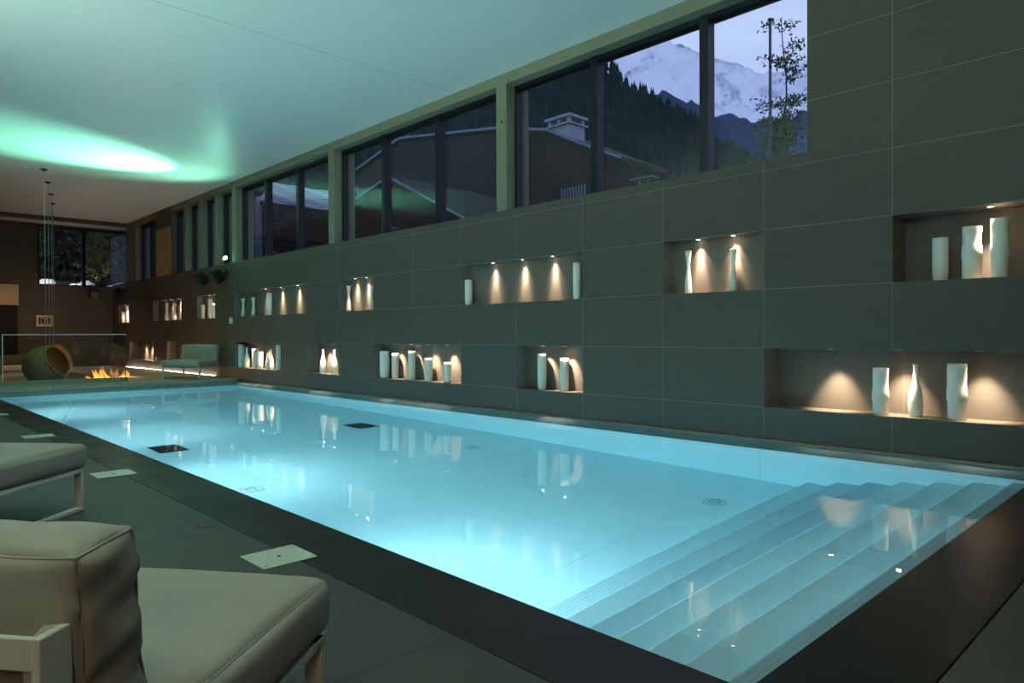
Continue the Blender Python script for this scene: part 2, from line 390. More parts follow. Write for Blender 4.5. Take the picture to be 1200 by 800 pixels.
for i in range(7):
    poly += [(yy[i], zz[i]), (yy[i + 1], zz[i]), ]
poly.append((yy[7], ZB))
prism(bm, poly, 0, PX0, PX1)
st = obj('pool_steps', bm, ['pool', 'step'], bevel=.012); st['kind'] = 'structure'
for p in st.data.polygons:
    if p.normal.z > .9 and (p.center.z > -1.3 or p.center.z < -2.0): p.material_index = 1
bm = nb(); box(bm, (PX0 - .002, PY0 - .002, ZB - .02), (PX1 + .002, PY1 + .002, ZW))
w = obj('pool_water', bm, 'water'); w['kind'] = 'structure'
for x, y, lab in ((2.88, 9.1, 'dark rectangular grate on the pool floor near the lounger side'), (5.6, 9.1, 'dark rectangular grate on the pool floor near the niche wall')):
    t = thing('floor_grate', lab, 'grate', (x, y, ZB), 0, 'pool floor grates')
    bm = nb(); box(bm, (-.17, -.25, 0), (.17, -.235, .012)); box(bm, (-.17, .235, 0), (.17, .25, .012)); box(bm, (-.17, -.25, 0), (-.155, .25, .012)); box(bm, (.155, -.25, 0), (.17, .25, .012)); obj('rim', bm, 'gunmetal', t)
    bm = nb()
    for k in range(12): box(bm, (-.155, -.225 + k * .04, .001), (.155, -.205 + k * .04, .009))
    box(bm, (-.155, -.235, 0), (.155, .235, .003)); obj('grille', bm, 'gunmetal', t)
for x, y, lab in ((2.82, 6.55, 'round white inlet on the pool floor at mid pool on the lounger side'), (5.63, 3.25, 'round white inlet on the pool floor close to the steps'), (5.66, 6.6, 'round white inlet on the pool floor at mid pool on the niche side'), (2.86, 3.3, 'round white inlet on the pool floor close to the dark coping')):
    t = thing('floor_inlet', lab, 'pool inlet', (x, y, ZB), 0, 'pool floor inlets')
    bm = nb(); tube(bm, [(.10 * math.cos(a * PI / 12), .10 * math.sin(a * PI / 12), .006) for a in range(24)], .005, 6, True); obj('rim', bm, 'plate', t)
    bm = nb(); lathe(bm, [(.085, 0), (.085, .006), (.04, .010), (.04, .002)], 20); obj('cap', bm, 'pool', t)
    bm = nb(); tube(bm, [(.05 * math.cos(a * PI / 8), .05 * math.sin(a * PI / 8), .014) for a in range(16)], .003, 6, True); obj('ring', bm, 'gunmetal', t)
POOL_W = 70
for i, y in enumerate((3.6, 7.0, 10.4, 13.8)):
    t = thing('underwater_light', ['round underwater lamp in the lounger-side pool wall, %s' % s for s in ('nearest the steps', 'second from the steps', 'third from the steps', 'farthest from the steps')][i], 'pool light', (PX0, y, -1.75), 0, 'underwater lamps')
    bm = nb(); lathe(bm, [(.15, 0), (.15, .02), (.12, .03), (.12, .015)], 24); o = obj('rim', bm, 'white_metal', t); o.rotation_euler = (0, PI / 2, 0)
    bm = nb(); lathe(bm, [(.118, .012), (.10, .024), (.02, .027)], 24); o = obj('lens', bm, 'pool_lens', t); o.rotation_euler = (0, PI / 2, 0)
    light('bulb', 'AREA', (.05, 0, 0), POOL_W, (.68, .96, .98), t, shape='DISK', size=.24, aim=(1, 0, -.12))

# ------------------------------------------------------------------ niches: lamps and vases
ORD = {'U1': 'upper niche at the right edge', 'U2': 'second upper niche from the right', 'U3': 'long upper niche with two cylinders', 'U4': 'fourth upper niche from the right',
       'U5': 'fifth upper niche from the right', 'U6': 'small upper niche under the twin speakers', 'U7': 'upper niche beyond the twin speakers', 'U8': 'last upper niche in the far corner',
       'L1': 'long lower niche at the right edge', 'L2': 'second lower niche from the right', 'L3': 'lower niche holding five cylinders', 'L4': 'small lower niche holding two bottles',
       'L5': 'crowded lower niche', 'L6': 'lower niche behind the far chair', 'L7': 'lower niche in the far corner'}
POS = {1: ['only lamp'], 2: ['left lamp', 'right lamp'], 3: ['left lamp', 'middle lamp', 'right lamp'], 4: ['first lamp from the left', 'second lamp from the left', 'third lamp from the left', 'last lamp on the right']}
LAMPS = {'U1': (6.86, [1.42]), 'U2': (6.845, [4.14, 3.72]), 'U3': (6.845, [7.51, 6.9, 6.33]), 'U4': (6.845, [11.28, 10.9]), 'U5': (6.845, [15.05, 14.32, 13.55]),
         'U6': (6.845, [18.37, 17.97]), 'U7': (6.845, [21.79, 21.21, 20.61]), 'U8': (6.845, [25.7, 25.3]),
         'L1': (6.86, [2.71, 2.11, 1.5]), 'L2': (6.83, [6.51, 6.11]), 'L3': (6.83, [10.01, 9.53, 9.05, 8.57]), 'L4': (6.83, [12.47, 12.05]),
         'L5': (6.83, [15.8, 15.21, 14.63]), 'L6': (6.83, [20.72, 20.33]), 'L7': (6.83, [24.01, 23.45, 22.92])}
UW, LW = 190, 120
for n, (x, lst) in LAMPS.items():
    top = NICHES[n][3]
    for i, y in enumerate(lst):
        t = thing('niche_spotlight', 'recessed spotlight in the %s, %s' % (ORD[n], POS[len(lst)][i]), 'spotlight', (x, y, top), 0, 'niche spotlights')
        bm = nb(); lathe(bm, [(.030, 0), (.030, -.007), (.023, -.009), (.023, -.001)], 18); obj('rim', bm, 'white_metal', t)
        bm = nb(); lathe(bm, [(.022, -.001), (.019, -.006)], 14); obj('lens', bm, 'warm_lens', t)
        up = n[0] == 'U' and n != 'U1'
        light('bulb', 'SPOT', (0, 0, -.012), UW if up else LW, (1, .78, .54), t, spot_size=R(34 if up else 62), spot_blend=1., shadow_soft_size=.008, aim=(.085 if up else .25, 0, -1))
        light('halo', 'SPOT', (0, 0, -.012), 50 if up else 16, (1, .80, .58), t, spot_size=R(70 if up else 76), spot_blend=1., shadow_soft_size=.008, aim=(.02 if up else .22, 0, -1))
VASES = [('U1','tub',6.93,1.804,0.062,0.377),('U1','fac',6.90,1.561,0.074,0.444),('U1','fac',6.88,1.359,0.067,0.489),
('U2','hour',6.835,4.259,0.040,0.478),('U2','hour',6.83,3.710,0.036,0.45),
('U3','tub',6.825,8.036,0.058,0.377),('U3','tub',6.82,5.886,0.050,0.468),
('U4','hour',6.83,11.495,0.043,0.472),('U4','hour',6.82,10.696,0.036,0.44),
('U5','hour',6.83,16.226,0.048,0.431),('U5','hour',6.83,15.660,0.047,0.428),('U5','tub',6.83,14.819,0.055,0.497),
('U6','tub',6.83,18.752,0.046,0.366),('U6','tub',6.83,18.280,0.047,0.504),('U6','tub',6.83,18.000,0.047,0.363),
('U7','hour',6.83,21.568,0.053,0.463),('U7','hour',6.83,20.899,0.052,0.464),
('U8','tub',6.83,25.93,0.055,0.382),('U8','tub',6.83,25.466,0.053,0.535),('U8','tub',6.83,25.12,0.045,0.359),
('L1','fac',6.86,2.266,0.068,0.428),('L1','bot',6.92,1.995,0.060,0.465),('L1','fac',6.88,1.664,0.074,0.483),
('L2','tub',6.85,6.542,0.060,0.485),('L2','tub',6.87,6.153,0.060,0.435),
('L3','tub',6.865,10.363,0.086,0.470),('L3','tub',6.87,10.051,0.060,0.436),('L3','tub',6.86,9.551,0.060,0.477),('L3','tub',6.85,9.081,0.066,0.374),('L3','tub',6.84,8.577,0.058,0.315),
('L4','bot',6.87,12.544,0.066,0.477),('L4','bot',6.87,12.113,0.066,0.465),
('L5','tub',6.86,16.42,0.078,0.552),('L5','bot',6.83,16.05,0.066,0.476),('L5','tub',6.90,15.80,0.052,0.437),('L5','tub',6.85,15.38,0.074,0.385),('L5','bot',6.90,15.1,0.045,0.34),('L5','bot',6.84,14.79,0.056,0.441),('L5','tub',6.88,14.50,0.060,0.55)]
KIND = {'tub': ('cylindrical', 'vase'), 'fac': ('irregular stepped', 'vase'), 'hour': ('waisted hourglass', 'vase'), 'bot': ('long-necked bottle', 'vase')}
def vase_bm(k, r, h, seed):
    rnd = random.Random(seed); bm = nb(); t = .006
    if k == 'tub': pr = [(r * .80, 0), (r * .90, .012), (r * .95, .04), (r, .10), (r, h * .9), (r * .98, h)]
    elif k == 'hour': pr = [(r * (1 - .52 * math.exp(-((i / 14 - .62) / .27) ** 2)), h * i / 14) for i in range(15)]
    elif k == 'bot':
        pr = [(r * .82, 0), (r * .92, .012), (r * .97, h * .12), (r, h * .26), (r * .95, h * .40), (r * .78, h * .53), (r * .50, h * .66), (r * .36, h * .74), (r * .31, h * .86), (r * .31, h * .96), (r * .40, h)]
        t = .004
    else:
        a = rnd.uniform(.28, .4); pr = [(r * .86, 0), (r * .93, .01), (r * .95, h * a), (r * 1.02, h * (a + .02)), (r * .98, h * (a + .24)), (r * .93, h * (a + .27)), (r * .96, h * .86), (r * 1.0, h * .89), (r * 1.0, h)]
    pr += [(pr[-1][0] - t, h)] + [(max(rr - t, .003), max(z, .02)) for rr, z in reversed(pr[:-1])]
    ph = rnd.uniform(0, 6.28)
    wob = (lambda a, j: 1 + .045 * math.sin(2 * PI * a * 2 + ph + (j % 9) * .6) + .02 * math.sin(2 * PI * a * 5 + j)) if k == 'fac' else None
    lathe(bm, pr, 28, wob=wob); return bm
for n in ORD:
    vs = [v for v in VASES if v[0] == n]; vs.sort(key=lambda v: -v[3])
    names = {1: [''], 2: ['left of the two', 'right of the two'], 3: ['leftmost of three', 'middle of three', 'rightmost of three']}
    for i, v in enumerate(vs):
        if len(vs) <= 3: w_ = names[len(vs)][i]
        else: w_ = ['leftmost', 'second from the left', 'third from the left', 'fourth from the left', 'fifth from the left', 'sixth from the left', 'rightmost'][i if not (i == len(vs) - 1) else 6]
        o = obj('vase', vase_bm(v[1], v[4], v[5], i * 7 + ord(n[1])), 'porcelain', smooth=True, loc=(v[2], v[3], NICHES[n][2] + .0005))
        tag(o, 'white %s vase in the %s, %s' % (KIND[v[1]][0], ORD[n], w_), 'vase', 'white vases in the wall niches')

# ------------------------------------------------------------------ loungers
def cushion_bm(h, puff, seed, wr=.0, n=26, r=.035, fold=0.):
    hx, hy, hz = h; bm = nb(); rnd = Vector((seed * 3.1, seed * 1.7, seed))
    cache = {}
    def V(a, b, c):
        key = (round(a, 4), round(b, 4), round(c, 4))
        if key in cache: return cache[key]
        p = Vector((a * hx, b * hy, c * hz))
        core = Vector((max(-hx + r, min(hx - r, p.x)), max(-hy + r, min(hy - r, p.y)), max(-hz + r, min(hz - r, p.z))))
        d = p - core
        q = core + (d.normalized() * r if d.length > 1e-6 else d)
        A, B, Cc = 1 - a * a, 1 - b * b, 1 - c * c
        q += Vector((math.copysign(puff[0] * (max(B, 0) * max(Cc, 0)) ** .6, a) * abs(a) ** 6,
                     math.copysign(puff[1] * (max(A, 0) * max(Cc, 0)) ** .6, b) * abs(b) ** 6,
                     math.copysign(puff[2] * (max(A, 0) * max(B, 0)) ** .6, c) * abs(c) ** 6))
        nn = noise.noise(q * 7 + rnd) * .5 + noise.noise(q * 15 + rnd) * .25
        dd = Vector((a, b, c)).normalized()
        q += dd * nn * wr
        if fold:   # soft folds across the end faces, pinched corners
            e = abs(a) ** 8 * max(0, 1 - c ** 4) * max(0, 1 - b * b) ** .35
            q.x += math.copysign(e, a) * fold * (math.sin(c * 8.2 + b * 1.2 + seed) + .6 * math.sin(c * 14 - b * 2.1 + 1.3 * seed)) - math.copysign(e, a) * fold * .6
            q.y += (1 - b * b) * e * fold * math.sin(c * 9 + seed)
            cor = (abs(a) * abs(b) * abs(c)) ** 6
            q += Vector((math.copysign(.006, a), math.copysign(.004, b), math.copysign(.006, c))) * cor
        cache[key] = bm.verts.new(q); return cache[key]
    g = [math.sin(PI / 2 * (-1 + 2 * i / n)) for i in range(n + 1)]
    for s in (-1, 1):
        for i in range(n):
            for j in range(n):
                a, b, c, d = g[i], g[i + 1], g[j], g[j + 1]
                for f in ((lambda u, v: V(s, u, v)), (lambda u, v: V(u, s, v)), (lambda u, v: V(u, v, s))):
                    bm.faces.new((f(a, c), f(b, c), f(b, d), f(a, d)))
    def path(axis, fixed):   # seam line following the surface edge
        out = []
        for t in g:
            k = [0, 0, 0]; k[axis] = t; oth = [i for i in range(3) if i != axis]
            k[oth[0]], k[oth[1]] = fixed
            out.append(V(*k).co.copy())
        return out
    seams = [path(0, (-1, 1)), path(0, (1, 1)), path(1, (-1, 1)), path(1, (1, 1)), path(2, (-1, -1)), path(2, (1, -1)), path(2, (1, 1)), path(2, (-1, 1)), path(0, (-1, -1)), path(0, (1, -1))]
    return bm, seams
def lounger(label, loc, rz):
    """local axes: +y faces the pool, origin on the floor under the front right corner"""
    t = thing('lounge_chair', label, 'lounge chair', loc, rz, 'cushioned lounge chairs')
    W, D = .95, .86; fw, ft = .052, .024; zt = .275
    for s, x in ((0, 0.), (1, -W)):
        x0, x1 = (x - fw, x) if s == 0 else (x, x + fw)
        bm = nb(); box(bm, (x0, -ft, 0), (x1, 0, zt)); obj('front_leg', bm, 'white_metal', t, bevel=.004)
        bm = nb(); box(bm, (x0, -D, zt - ft), (x1, -.0, zt)); obj('side_rail', bm, 'white_metal', t, bevel=.004)
        bm = nb(); box(bm, (x0, -D, 0), (x1, -.0, ft)); obj('floor_runner', bm, 'white_metal', t, bevel=.004)
        bm = nb(); box(bm, (x0, -D, 0), (x1, -D + ft, zt)); obj('rear_leg', bm, 'white_metal', t, bevel=.004)
        bm = nb(); rot = Matrix.Rotation(R(-7), 3, 'X') if True else None
        xq = -.09 if s == 0 else .09
        box(bm, (x0 + xq, -D + .005, zt - .01), (x1 + xq, -D + .005 + .03, .60), rot=Matrix.Rotation(R(7), 3, 'X'), piv=(x, -D + .02, zt)); obj('back_post', bm, 'white_metal', t, bevel=.004)
    bm = nb(); box(bm, (-W, -.055, zt - ft), (0, -.0, zt)); box(bm, (-W, -D, zt - ft), (0, -D + .05, zt))
    for k in range(6): box(bm, (-W + .04, -.14 - k * .12, zt - .018), (-.04, -.11 - k * .12, zt - .006))
    obj('seat_frame', bm, 'white_metal', t, bevel=.003)
    bm = nb(); y = -D - .045
    box(bm, (-W + .08, y - .012, .600), (-.10, y + .0, .655)); box(bm, (-W + .08, y + .045, .600), (-.10, y + .057, .655)); box(bm, (-W + .08, y, .600), (-.10, y + .045, .612))
    box(bm, (-.104, y - .012, .25), (-.086, y + .057, .655)); box(bm, (-W + .066, y - .012, .25), (-W + .084, y + .057, .655)); box(bm, (-.104, y - .01, .245), (-.02, -D + .03, .275)); box(bm, (-W + .02, y - .01, .245), (-W + .084, -D + .03, .275))
    box(bm, (-W + .05, y + .0, .40), (-.05, y + .02, .44)); obj('back_rail', bm, 'white_metal', t, bevel=.003)
    bm, se = cushion_bm((W / 2 - .002, .385, .076), (.02, .02, .03), 1 + len(label), .006)
    c = obj('seat_cushion', bm, 'fabric', t, True, loc=(-W / 2, -.335, zt + .078))
    bm = nb()
    for p in se: tube(bm, p, .0032, 6)
    obj('piping', bm, 'piping', c, True)
    bm, se = cushion_bm((W / 2 - .03, .078, .185), (.02, .03, .025), 5 + len(label), .02, r=.026, fold=.010)
    c = obj('back_cushion', bm, 'fabric', t, True, loc=(-W / 2 - .042, -.762, .592)); c.rotation_euler = (R(6), 0, 0)
    bm = nb()
    for p in se: tube(bm, p, .0032, 6)
    obj('piping', bm, 'piping', c, True)
    return t
lounger('cream cushioned lounge chair in the foreground at bottom left, facing the pool', (1.0, 1.825, ZD), R(38) - PI / 2)
lounger('cream cushioned lounge chair at the left edge, beside two pale floor hatches', (1.14, 5.25, ZD), R(43) - PI / 2)
lounger('cream lounge chair at the far end, back to the niche wall', (5.40, 17.45, ZF), R(220) - PI / 2)

# ------------------------------------------------------------------ floor hatches, drain
for i, y in enumerate((3.42, 6.455, 9.515, 12.57)):
    t = thing('floor_hatch', 'pale square hatch in the dark deck, %s' % ('beside the foreground lounge chair', 'beside the second lounge chair', 'behind the second lounge chair', 'farthest from the camera')[i], 'hatch', (1.615, y, ZD), 0, 'pale deck hatches')
    bm = nb(); box(bm, (-.145, -.14, 0), (.145, .14, .005)); obj('cover', bm, 'plate', t, bevel=.002)
    bm = nb(); lathe(bm, [(.011, .005), (.011, .0062), (.006, .0062)], 14); obj('finger_hole', bm, 'black', t)
    bm = nb()
    for a, b in ((.12, .11), (-.12, -.11)): lathe(bm, [(.005, .005), (.004, .0062)], 8, (a, b, 0))
    obj('screws', bm, 'gunmetal', t)
t = thing('floor_drain', 'small round dark drain in the deck between hatches', 'drain', (1.577, 4.306, ZD), 0)
bm = nb(); lathe(bm, [(.062, 0), (.062, .002), (.05, .003)], 24); obj('cover', bm, 'deck', t)
bm = nb(); tube(bm, [(.056 * math.cos(a * PI / 12), .056 * math.sin(a * PI / 12), .002) for a in range(24)], .0022, 6, True); obj('rim', bm, 'gunmetal', t)

# ------------------------------------------------------------------ glass balustrade
t = thing('glass_balustrade', 'frameless glass balustrade on the low upstand before the fire lounge', 'balustrade', (3.5, 17.34, -.915))
bm = nb(); box(bm, (-1.14, -.006, 0), (1.12, .006, .95)); obj('front_panel', bm, 'bal_glass', t)
bm = nb(); box(bm, (-1.14, -.008, .95), (1.12, .008, .965)); obj('top_edge', bm, 'glass_edge', t)
bm = nb(); box(bm, (1.108, .01, 0), (1.12, 1.3, .95)); obj('side_panel', bm, 'bal_glass', t)
bm = nb(); box(bm, (-1.155, -.012, 0), (-1.14, .012, .965)); obj('end_edge', bm, 'glass_edge', t)

# ------------------------------------------------------------------ hanging pod chairs
def pod(label, x, y, az, chain=True):
    t = thing('hanging_pod_chair', label, 'hanging chair', (x, y, -1.22), 0, 'hanging pod chairs')
    Rr, n1, n2 = .44, 16, 36; cut = .42
    rot = Matrix.Rotation(az, 3, 'Z') @ Matrix.Rotation(R(66), 3, 'Y'); cen = Vector((0, 0, .58))
    def shell(rad, a0):
        bm = nb(); rings = []
        for i in range(n1 + 1):
            th = a0 + (PI - a0) * i / n1
            rings.append([bm.verts.new(cen + rot @ Vector((rad * math.sin(th) * math.cos(2 * PI * k / n2), rad * math.sin(th) * math.sin(2 * PI * k / n2) * 1.04, rad * math.cos(th))) * 1.0) for k in range(n2)])
        for A, B in zip(rings, rings[1:]):
            for k in range(n2): bm.faces.new((A[k], A[(k + 1) % n2], B[(k + 1) % n2], B[k]))
        return bm
    obj('shell', shell(Rr, R(52)), 'shell', t, True)
    obj('lining', shell(Rr - .03, R(52)), 'copper', t, True)
    bm = nb(); a0 = R(52)
    tube(bm, [cen + rot @ Vector((Rr * .985 * math.sin(a0) * math.cos(2 * PI * k / 36), Rr * .985 * math.sin(a0) * math.sin(2 * PI * k / 36) * 1.04, Rr * math.cos(a0))) for k in range(36)], .026, 8, True); obj('rim', bm, 'shell', t, True)
    bm, se = cushion_bm((.17, .19, .05), (.01, .01, .03), 3, .01, n=10)
    c = obj('seat_cushion', bm, 'copper', t, True, loc=(0.0, 0, .37)); c.rotation_euler = (0, R(12), az)
    bm = nb(); z0 = cen.z + Rr; zt = CE + 1.22; tube(bm, [(0, 0, z0 - .02), (0, 0, zt)], .006, 6)
    for k in range(70): tube(bm, [(0, 0, z0 + k * .052), (0, 0, z0 + .03 + k * .052)], .0095, 6)
    obj('chain', bm, 'chain', t)
    bm = nb(); lathe(bm, [(.07, zt), (.07, zt - .015), (.02, zt - .04), (.02, zt - .05)], 16); obj('ceiling_hook', bm, 'gunmetal', t)
pods = [(3.24, 18.14, 'green hanging pod chair nearest the pool, copper inside'), (3.571, 19.579, 'hanging pod chair second from the pool behind the green one'), (3.93, 21.158, 'hanging pod chair third from the pool'), (4.238, 22.615, 'hanging pod chair farthest from the pool')]
for i, (x, y, l) in enumerate(pods): pod(l, x, y, R((-44, -36, -30, -30)[i]))
pod('dark hanging pod chair cut off by the left edge', 2.02, 18.2, R(150))

# ------------------------------------------------------------------ fire trough, bench, hearth, sign
t = thing('fire_trough', 'long gas fire trough with three flames behind the glass balustrade', 'fireplace', (4.66, 19.0, -1.42))
bm = nb(); box(bm, (-.55, -.22, 0), (.52, -.19, .37)); box(bm, (-.55, .19, 0), (.52, .22, .37)); box(bm, (-.55, -.19, 0), (-.52, .19, .37)); box(bm, (.49, -.19, 0), (.52, .19, .37)); box(bm, (-.52, -.19, 0), (.49, .19, .28)); obj('trough', bm, 'black', t)
def flame(cx, w_, h_, seed):
    rnd = random.Random(seed); bm = nb()
    for k in range(max(4, int(w_ / .028))):
        x = cx + rnd.uniform(-.5, .5) * w_; hh = h_ * rnd.uniform(.45, 1.) * (1 - .5 * abs(x - cx) / w_); ph = rnd.uniform(0, 6); ry = rnd.uniform(-.08, .08); rad = rnd.uniform(.026, .05)
        pts = []; rings = []
        for i in range(9):
            s = i / 8; c = Vector((x + .05 * s * math.sin(ph + s * 5), ry + .03 * s * math.cos(ph + s * 4), .28 + hh * s)); rr = rad * (math.sin(PI * min(1, s * 1.3 + .22)) if s < .6 else (1 - s) * 2.0) + .002
            rings.append([bm.verts.new(c + Vector((rr * math.cos(2 * PI * q / 8), rr * math.sin(2 * PI * q / 8), 0))) for q in range(8)])
        for A, B in zip(rings, rings[1:]):
            for q in range(8): bm.faces.new((A[q], A[(q + 1) % 8], B[(q + 1) % 8], B[q]))
    return bm
for k, (cx, w_, h_) in enumerate(((-.46 + .06, .07, .28), (-.14, .30, .52), (.36, .20, .42))):
    obj('flame', flame(cx, w_, h_, 11 + k), 'flame', t, True)
light('fire_glow', 'POINT', (-.1, 0, .62), 30, (1, .42, .12), t, shadow_soft_size=.02)
light('fire_glow', 'POINT', (.34, 0, .58), 16, (1, .42, .12), t, shadow_soft_size=.02)
t = thing('lounge_bench', 'long upholstered bench along the far wall behind the fire', 'bench', (3.2, 25.0, -1.42))
bm = nb(); box(bm, (-6.0, 0, 0), (1.42, 1.6, .40)); obj('base', bm, 'orange_wood', t, bevel=.01)
for k in range(3):
    bm = nb(); box(bm, (-6.0 + k * 2.48, -.04, .41), (-6.0 + k * 2.48 + 2.44, 1.0, .56)); obj('seat_cushion', bm, 'bench', t, bevel=.03)
    bm = nb(); box(bm, (-6.0 + k * 2.48, 1.0, .56), (-6.0 + k * 2.48 + 2.44, 1.25, .86)); obj('back_cushion', bm, 'dark', t, bevel=.05)
t = thing('side_table', 'low square wooden table behind the green pod chair', 'table', (3.1, 22.2, -1.42))
bm = nb(); box(bm, (-.45, -.4, .36), (.45, .4, .42)); obj('tabletop', bm, 'bench', t, bevel=.01)
bm = nb(); box(bm, (-.38, -.33, 0), (.38, .33, .36)); obj('base', bm, 'orange_wood', t)
t = thing('chimney_breast', 'pale chimney hood over a black hearth opening on the far wall', 'fireplace', (3.0, 26.2, 0))
bm = nb(); box(bm, (-3.5, 0, .98), (.98, .7, 1.62)); obj('hood', bm, 'bench', t, bevel=.01)
bm = nb(); box(bm, (-3.5, .1, -.56), (.96, .7, .98)); obj('hearth_surround', bm, 'black', t)
bm = nb(); box(bm, (-.9, .085, .25), (.55, .1, .62)); obj('fire_glass', bm, 'glass', t)
t = thing('wall_notice', 'small framed pale notice on the far wall behind the chains', 'sign', (4.78, FY, .52))
bm = nb(); box(bm, (-.23, -.02, -.18), (.23, 0, .17)); obj('board', bm, 'porcelain', t, bevel=.004)
bm = nb(); box(bm, (-.20, -.024, -.145), (.20, -.02, .135)); obj('sheet', bm, 'bench', t)
bm = nb()
for k, (a, b) in enumerate(((-.16, -.12), (-.09, -.03), (.01, .05), (.09, .15))): box(bm, (a, -.026, -.11 + .02 * (k % 2)), (b, -.024, .09 - .03 * (k % 3)))
obj('print', bm, 'black', t)
# low light strip at the base of the wall by the far chair
t = thing('wall_washer', 'thin lit strip on the floor along the niche wall behind the far chair', 'strip light', (6.70, 20.6, ZF))
bm = nb(); box(bm, (-.02, -3.0, 0), (.02, 4.6, .012)); obj('housing', bm, 'white_metal', t)
bm = nb(); box(bm, (-.012, -2.95, .012), (.012, 4.55, .014)); obj('diffuser', bm, 'warm_lens', t); M['warm_lens']
light('bulb', 'AREA', (-.0, .8, .03), 8, (1, .62, .34), t, shape='RECTANGLE', size=.03, size_y=7.4, aim=(-.2, 0, 1))
light_obj = None
# thermostat plate
t = thing('wall_switch', 'small pale switch plate on the niche wall above the far chair', 'switch', (WX, 16.74, .365))
bm = nb(); box(bm, (-.012, -.11, -.075), (0, .11, .075)); obj('plate', bm, 'plate', t, bevel=.003)
bm = nb(); box(bm, (-.016, -.05, -.04), (-.012, .05, .04)); obj('button', bm, 'porcelain', t)
t = thing('wall_socket', 'tiny pale socket beside the far corner niche', 'socket', (WX, 22.3, -.66))
bm = nb(); box(bm, (-.012, -.06, -.06), (0, .06, .06)); obj('plate', bm, 'plate', t, bevel=.003)
bm = nb(); box(bm, (-.014, -.025, -.025), (-.012, .025, .025)); obj('cover', bm, 'gunmetal', t)

# speakers
def speaker(label, loc, rz):
    t = thing('wall_speaker', label, 'speaker', loc, rz, 'black wall speakers')
    rot = Matrix.Rotation(R(32), 3, 'Y')
    bm = nb(); box(bm, (-.36, -.15, -.16), (-.12, .15, .16), rot=Matrix.Rotation(R(-30), 3, 'Y')); obj('cabinet', bm, 'black', t, bevel=.05)
    bm = nb(); box(bm, (-.375, -.12, -.13), (-.355, .12, .13), rot=Matrix.Rotation(R(-30), 3, 'Y'), piv=(-.24, 0, 0)); obj('grille', bm, 'gunmetal', t, bevel=.01)
    bm = nb(); tube(bm, [(-.15, 0, .02), (-.06, 0, .10), (0, 0, .10)], .022, 8); box(bm, (-.015, -.05, .03), (0, .05, .19)); obj('bracket', bm, 'black', t)
speaker('black wall speaker under the green floodlight, left of the pair', (WX, 18.05, 1.42), 0)
speaker('black wall speaker under the green floodlight, right of the pair', (WX, 16.97, 1.42), 0)
speaker('black wall speaker in the far corner above the last upper niche', (WX, 25.3, 1.42), 0)
speaker('black wall speaker on the far wall below the window', (6.15, FY, 1.45), -PI / 2 + PI)

# floodlights on the sill
def flood(label, x, y, z, green=False):
    x, y = 7.10, y * 1.038
    t = thing('sill_floodlight', label, 'floodlight', (x, y, z), 0, None if green else 'floodlights on the window sill')
    bm = nb()
    for s in (-.06, .06): box(bm, (-.012, s - .008, 0), (.012, s + .008, .13))
    box(bm, (-.03, -.09, 0), (.03, .09, .008)); obj('bracket', bm, 'lamp_body', t)
    bm = nb(); rot = Matrix.Rotation(R(4), 3, 'Y')
    box(bm, (-.07, -.17, .13), (.07, .17, .155), rot=rot); obj('housing', bm, 'lamp_body', t, bevel=.006)
    bm = nb(); box(bm, (-.055, -.15, .155), (.055, .15, .158), rot=rot, piv=(0, 0, .1425)); obj('lens', bm, 'green_lens' if green else 'lamp_body', t)
    return t
flood('unlit pale floodlight on the sill of the mountain-view window', 6.84, 4.86, SILL)
flood('unlit pale floodlight on the sill of the window with the gabled hut outside', 6.84, 10.15, SILL)
flood('unlit pale floodlight on the sill of the window with the slate roof outside', 6.84, 14.76, SILL)
flood('unlit pale floodlight on the sill before the narrow windows', 6.84, 20.17, SILL)
flood('unlit pale floodlight on the sill in the far corner', 6.82, 25.5, SILL)
t = thing('green_floodlight', 'lit round green floodlight on the sill above the twin speakers', 'floodlight', (6.70, 16.9, SILL))
bm = nb(); tube(bm, [(.06, 0, .0), (.03, 0, .05), (0, 0, .09)], .012, 8); box(bm, (.03, -.04, 0), (.11, .04, .008)); obj('bracket', bm, 'black', t)
bm = nb(); lathe(bm, [(.02, -.06), (.05, -.05), (.07, .0), (.07, .04), (.06, .04)], 20); o = obj('housing', bm, 'black', t, True, loc=(0, 0, .10)); o.rotation_euler = Vector((-.72, -.55, .50)).to_track_quat('Z', 'Y').to_euler()
bm = nb(); lathe(bm, [(.058, .036), (.045, .046), (.01, .05)], 20); o2 = obj('lens', bm, 'green_lens', t, True, loc=(0, 0, .10)); o2.rotation_euler = o.rotation_euler
light('bulb', 'SPOT', (-.09, -.06, .17), 3300, (.27, 1, .66), t, spot_size=R(50), spot_blend=1., shadow_soft_size=.03, aim=(-3.6, -1.0, 2.15))

light('spill_bulb', 'SPOT', (-.09, -.06, .17), 330, (.30, 1, .66), t, spot_size=R(100), spot_blend=1., shadow_soft_size=.03, aim=(-2.6, -1.0, 2.3))
# wood panel in the infill wall and a glowing shade standing in for a lamp reflection
bm = nb(); box(bm, (WX - .024, 20.92, SILL), (WX - .002, 22.16, 3.12)); tag(obj('wood_panel', bm, 'orange_wood', bevel=.004), 'orange-lit wooden panel on the upper wall between the narrow and the last windows', 'wall panel')
t = thing('lamp_reflection', 'orange lamp reflection in the last window, put in as a glowing shade outside', 'lamp', (8.6, 28.0, 3.0))
bm = nb(); lathe(bm, [(.34, 0), (.32, .03), (.06, .14), (.05, .15)], 24); obj('shade', bm, 'lamp_glow', t, True)
bm = nb(); tube(bm, [(0, 0, .15), (0, 0, 1.4)], .008, 6); obj('cord', bm, 'black', t)

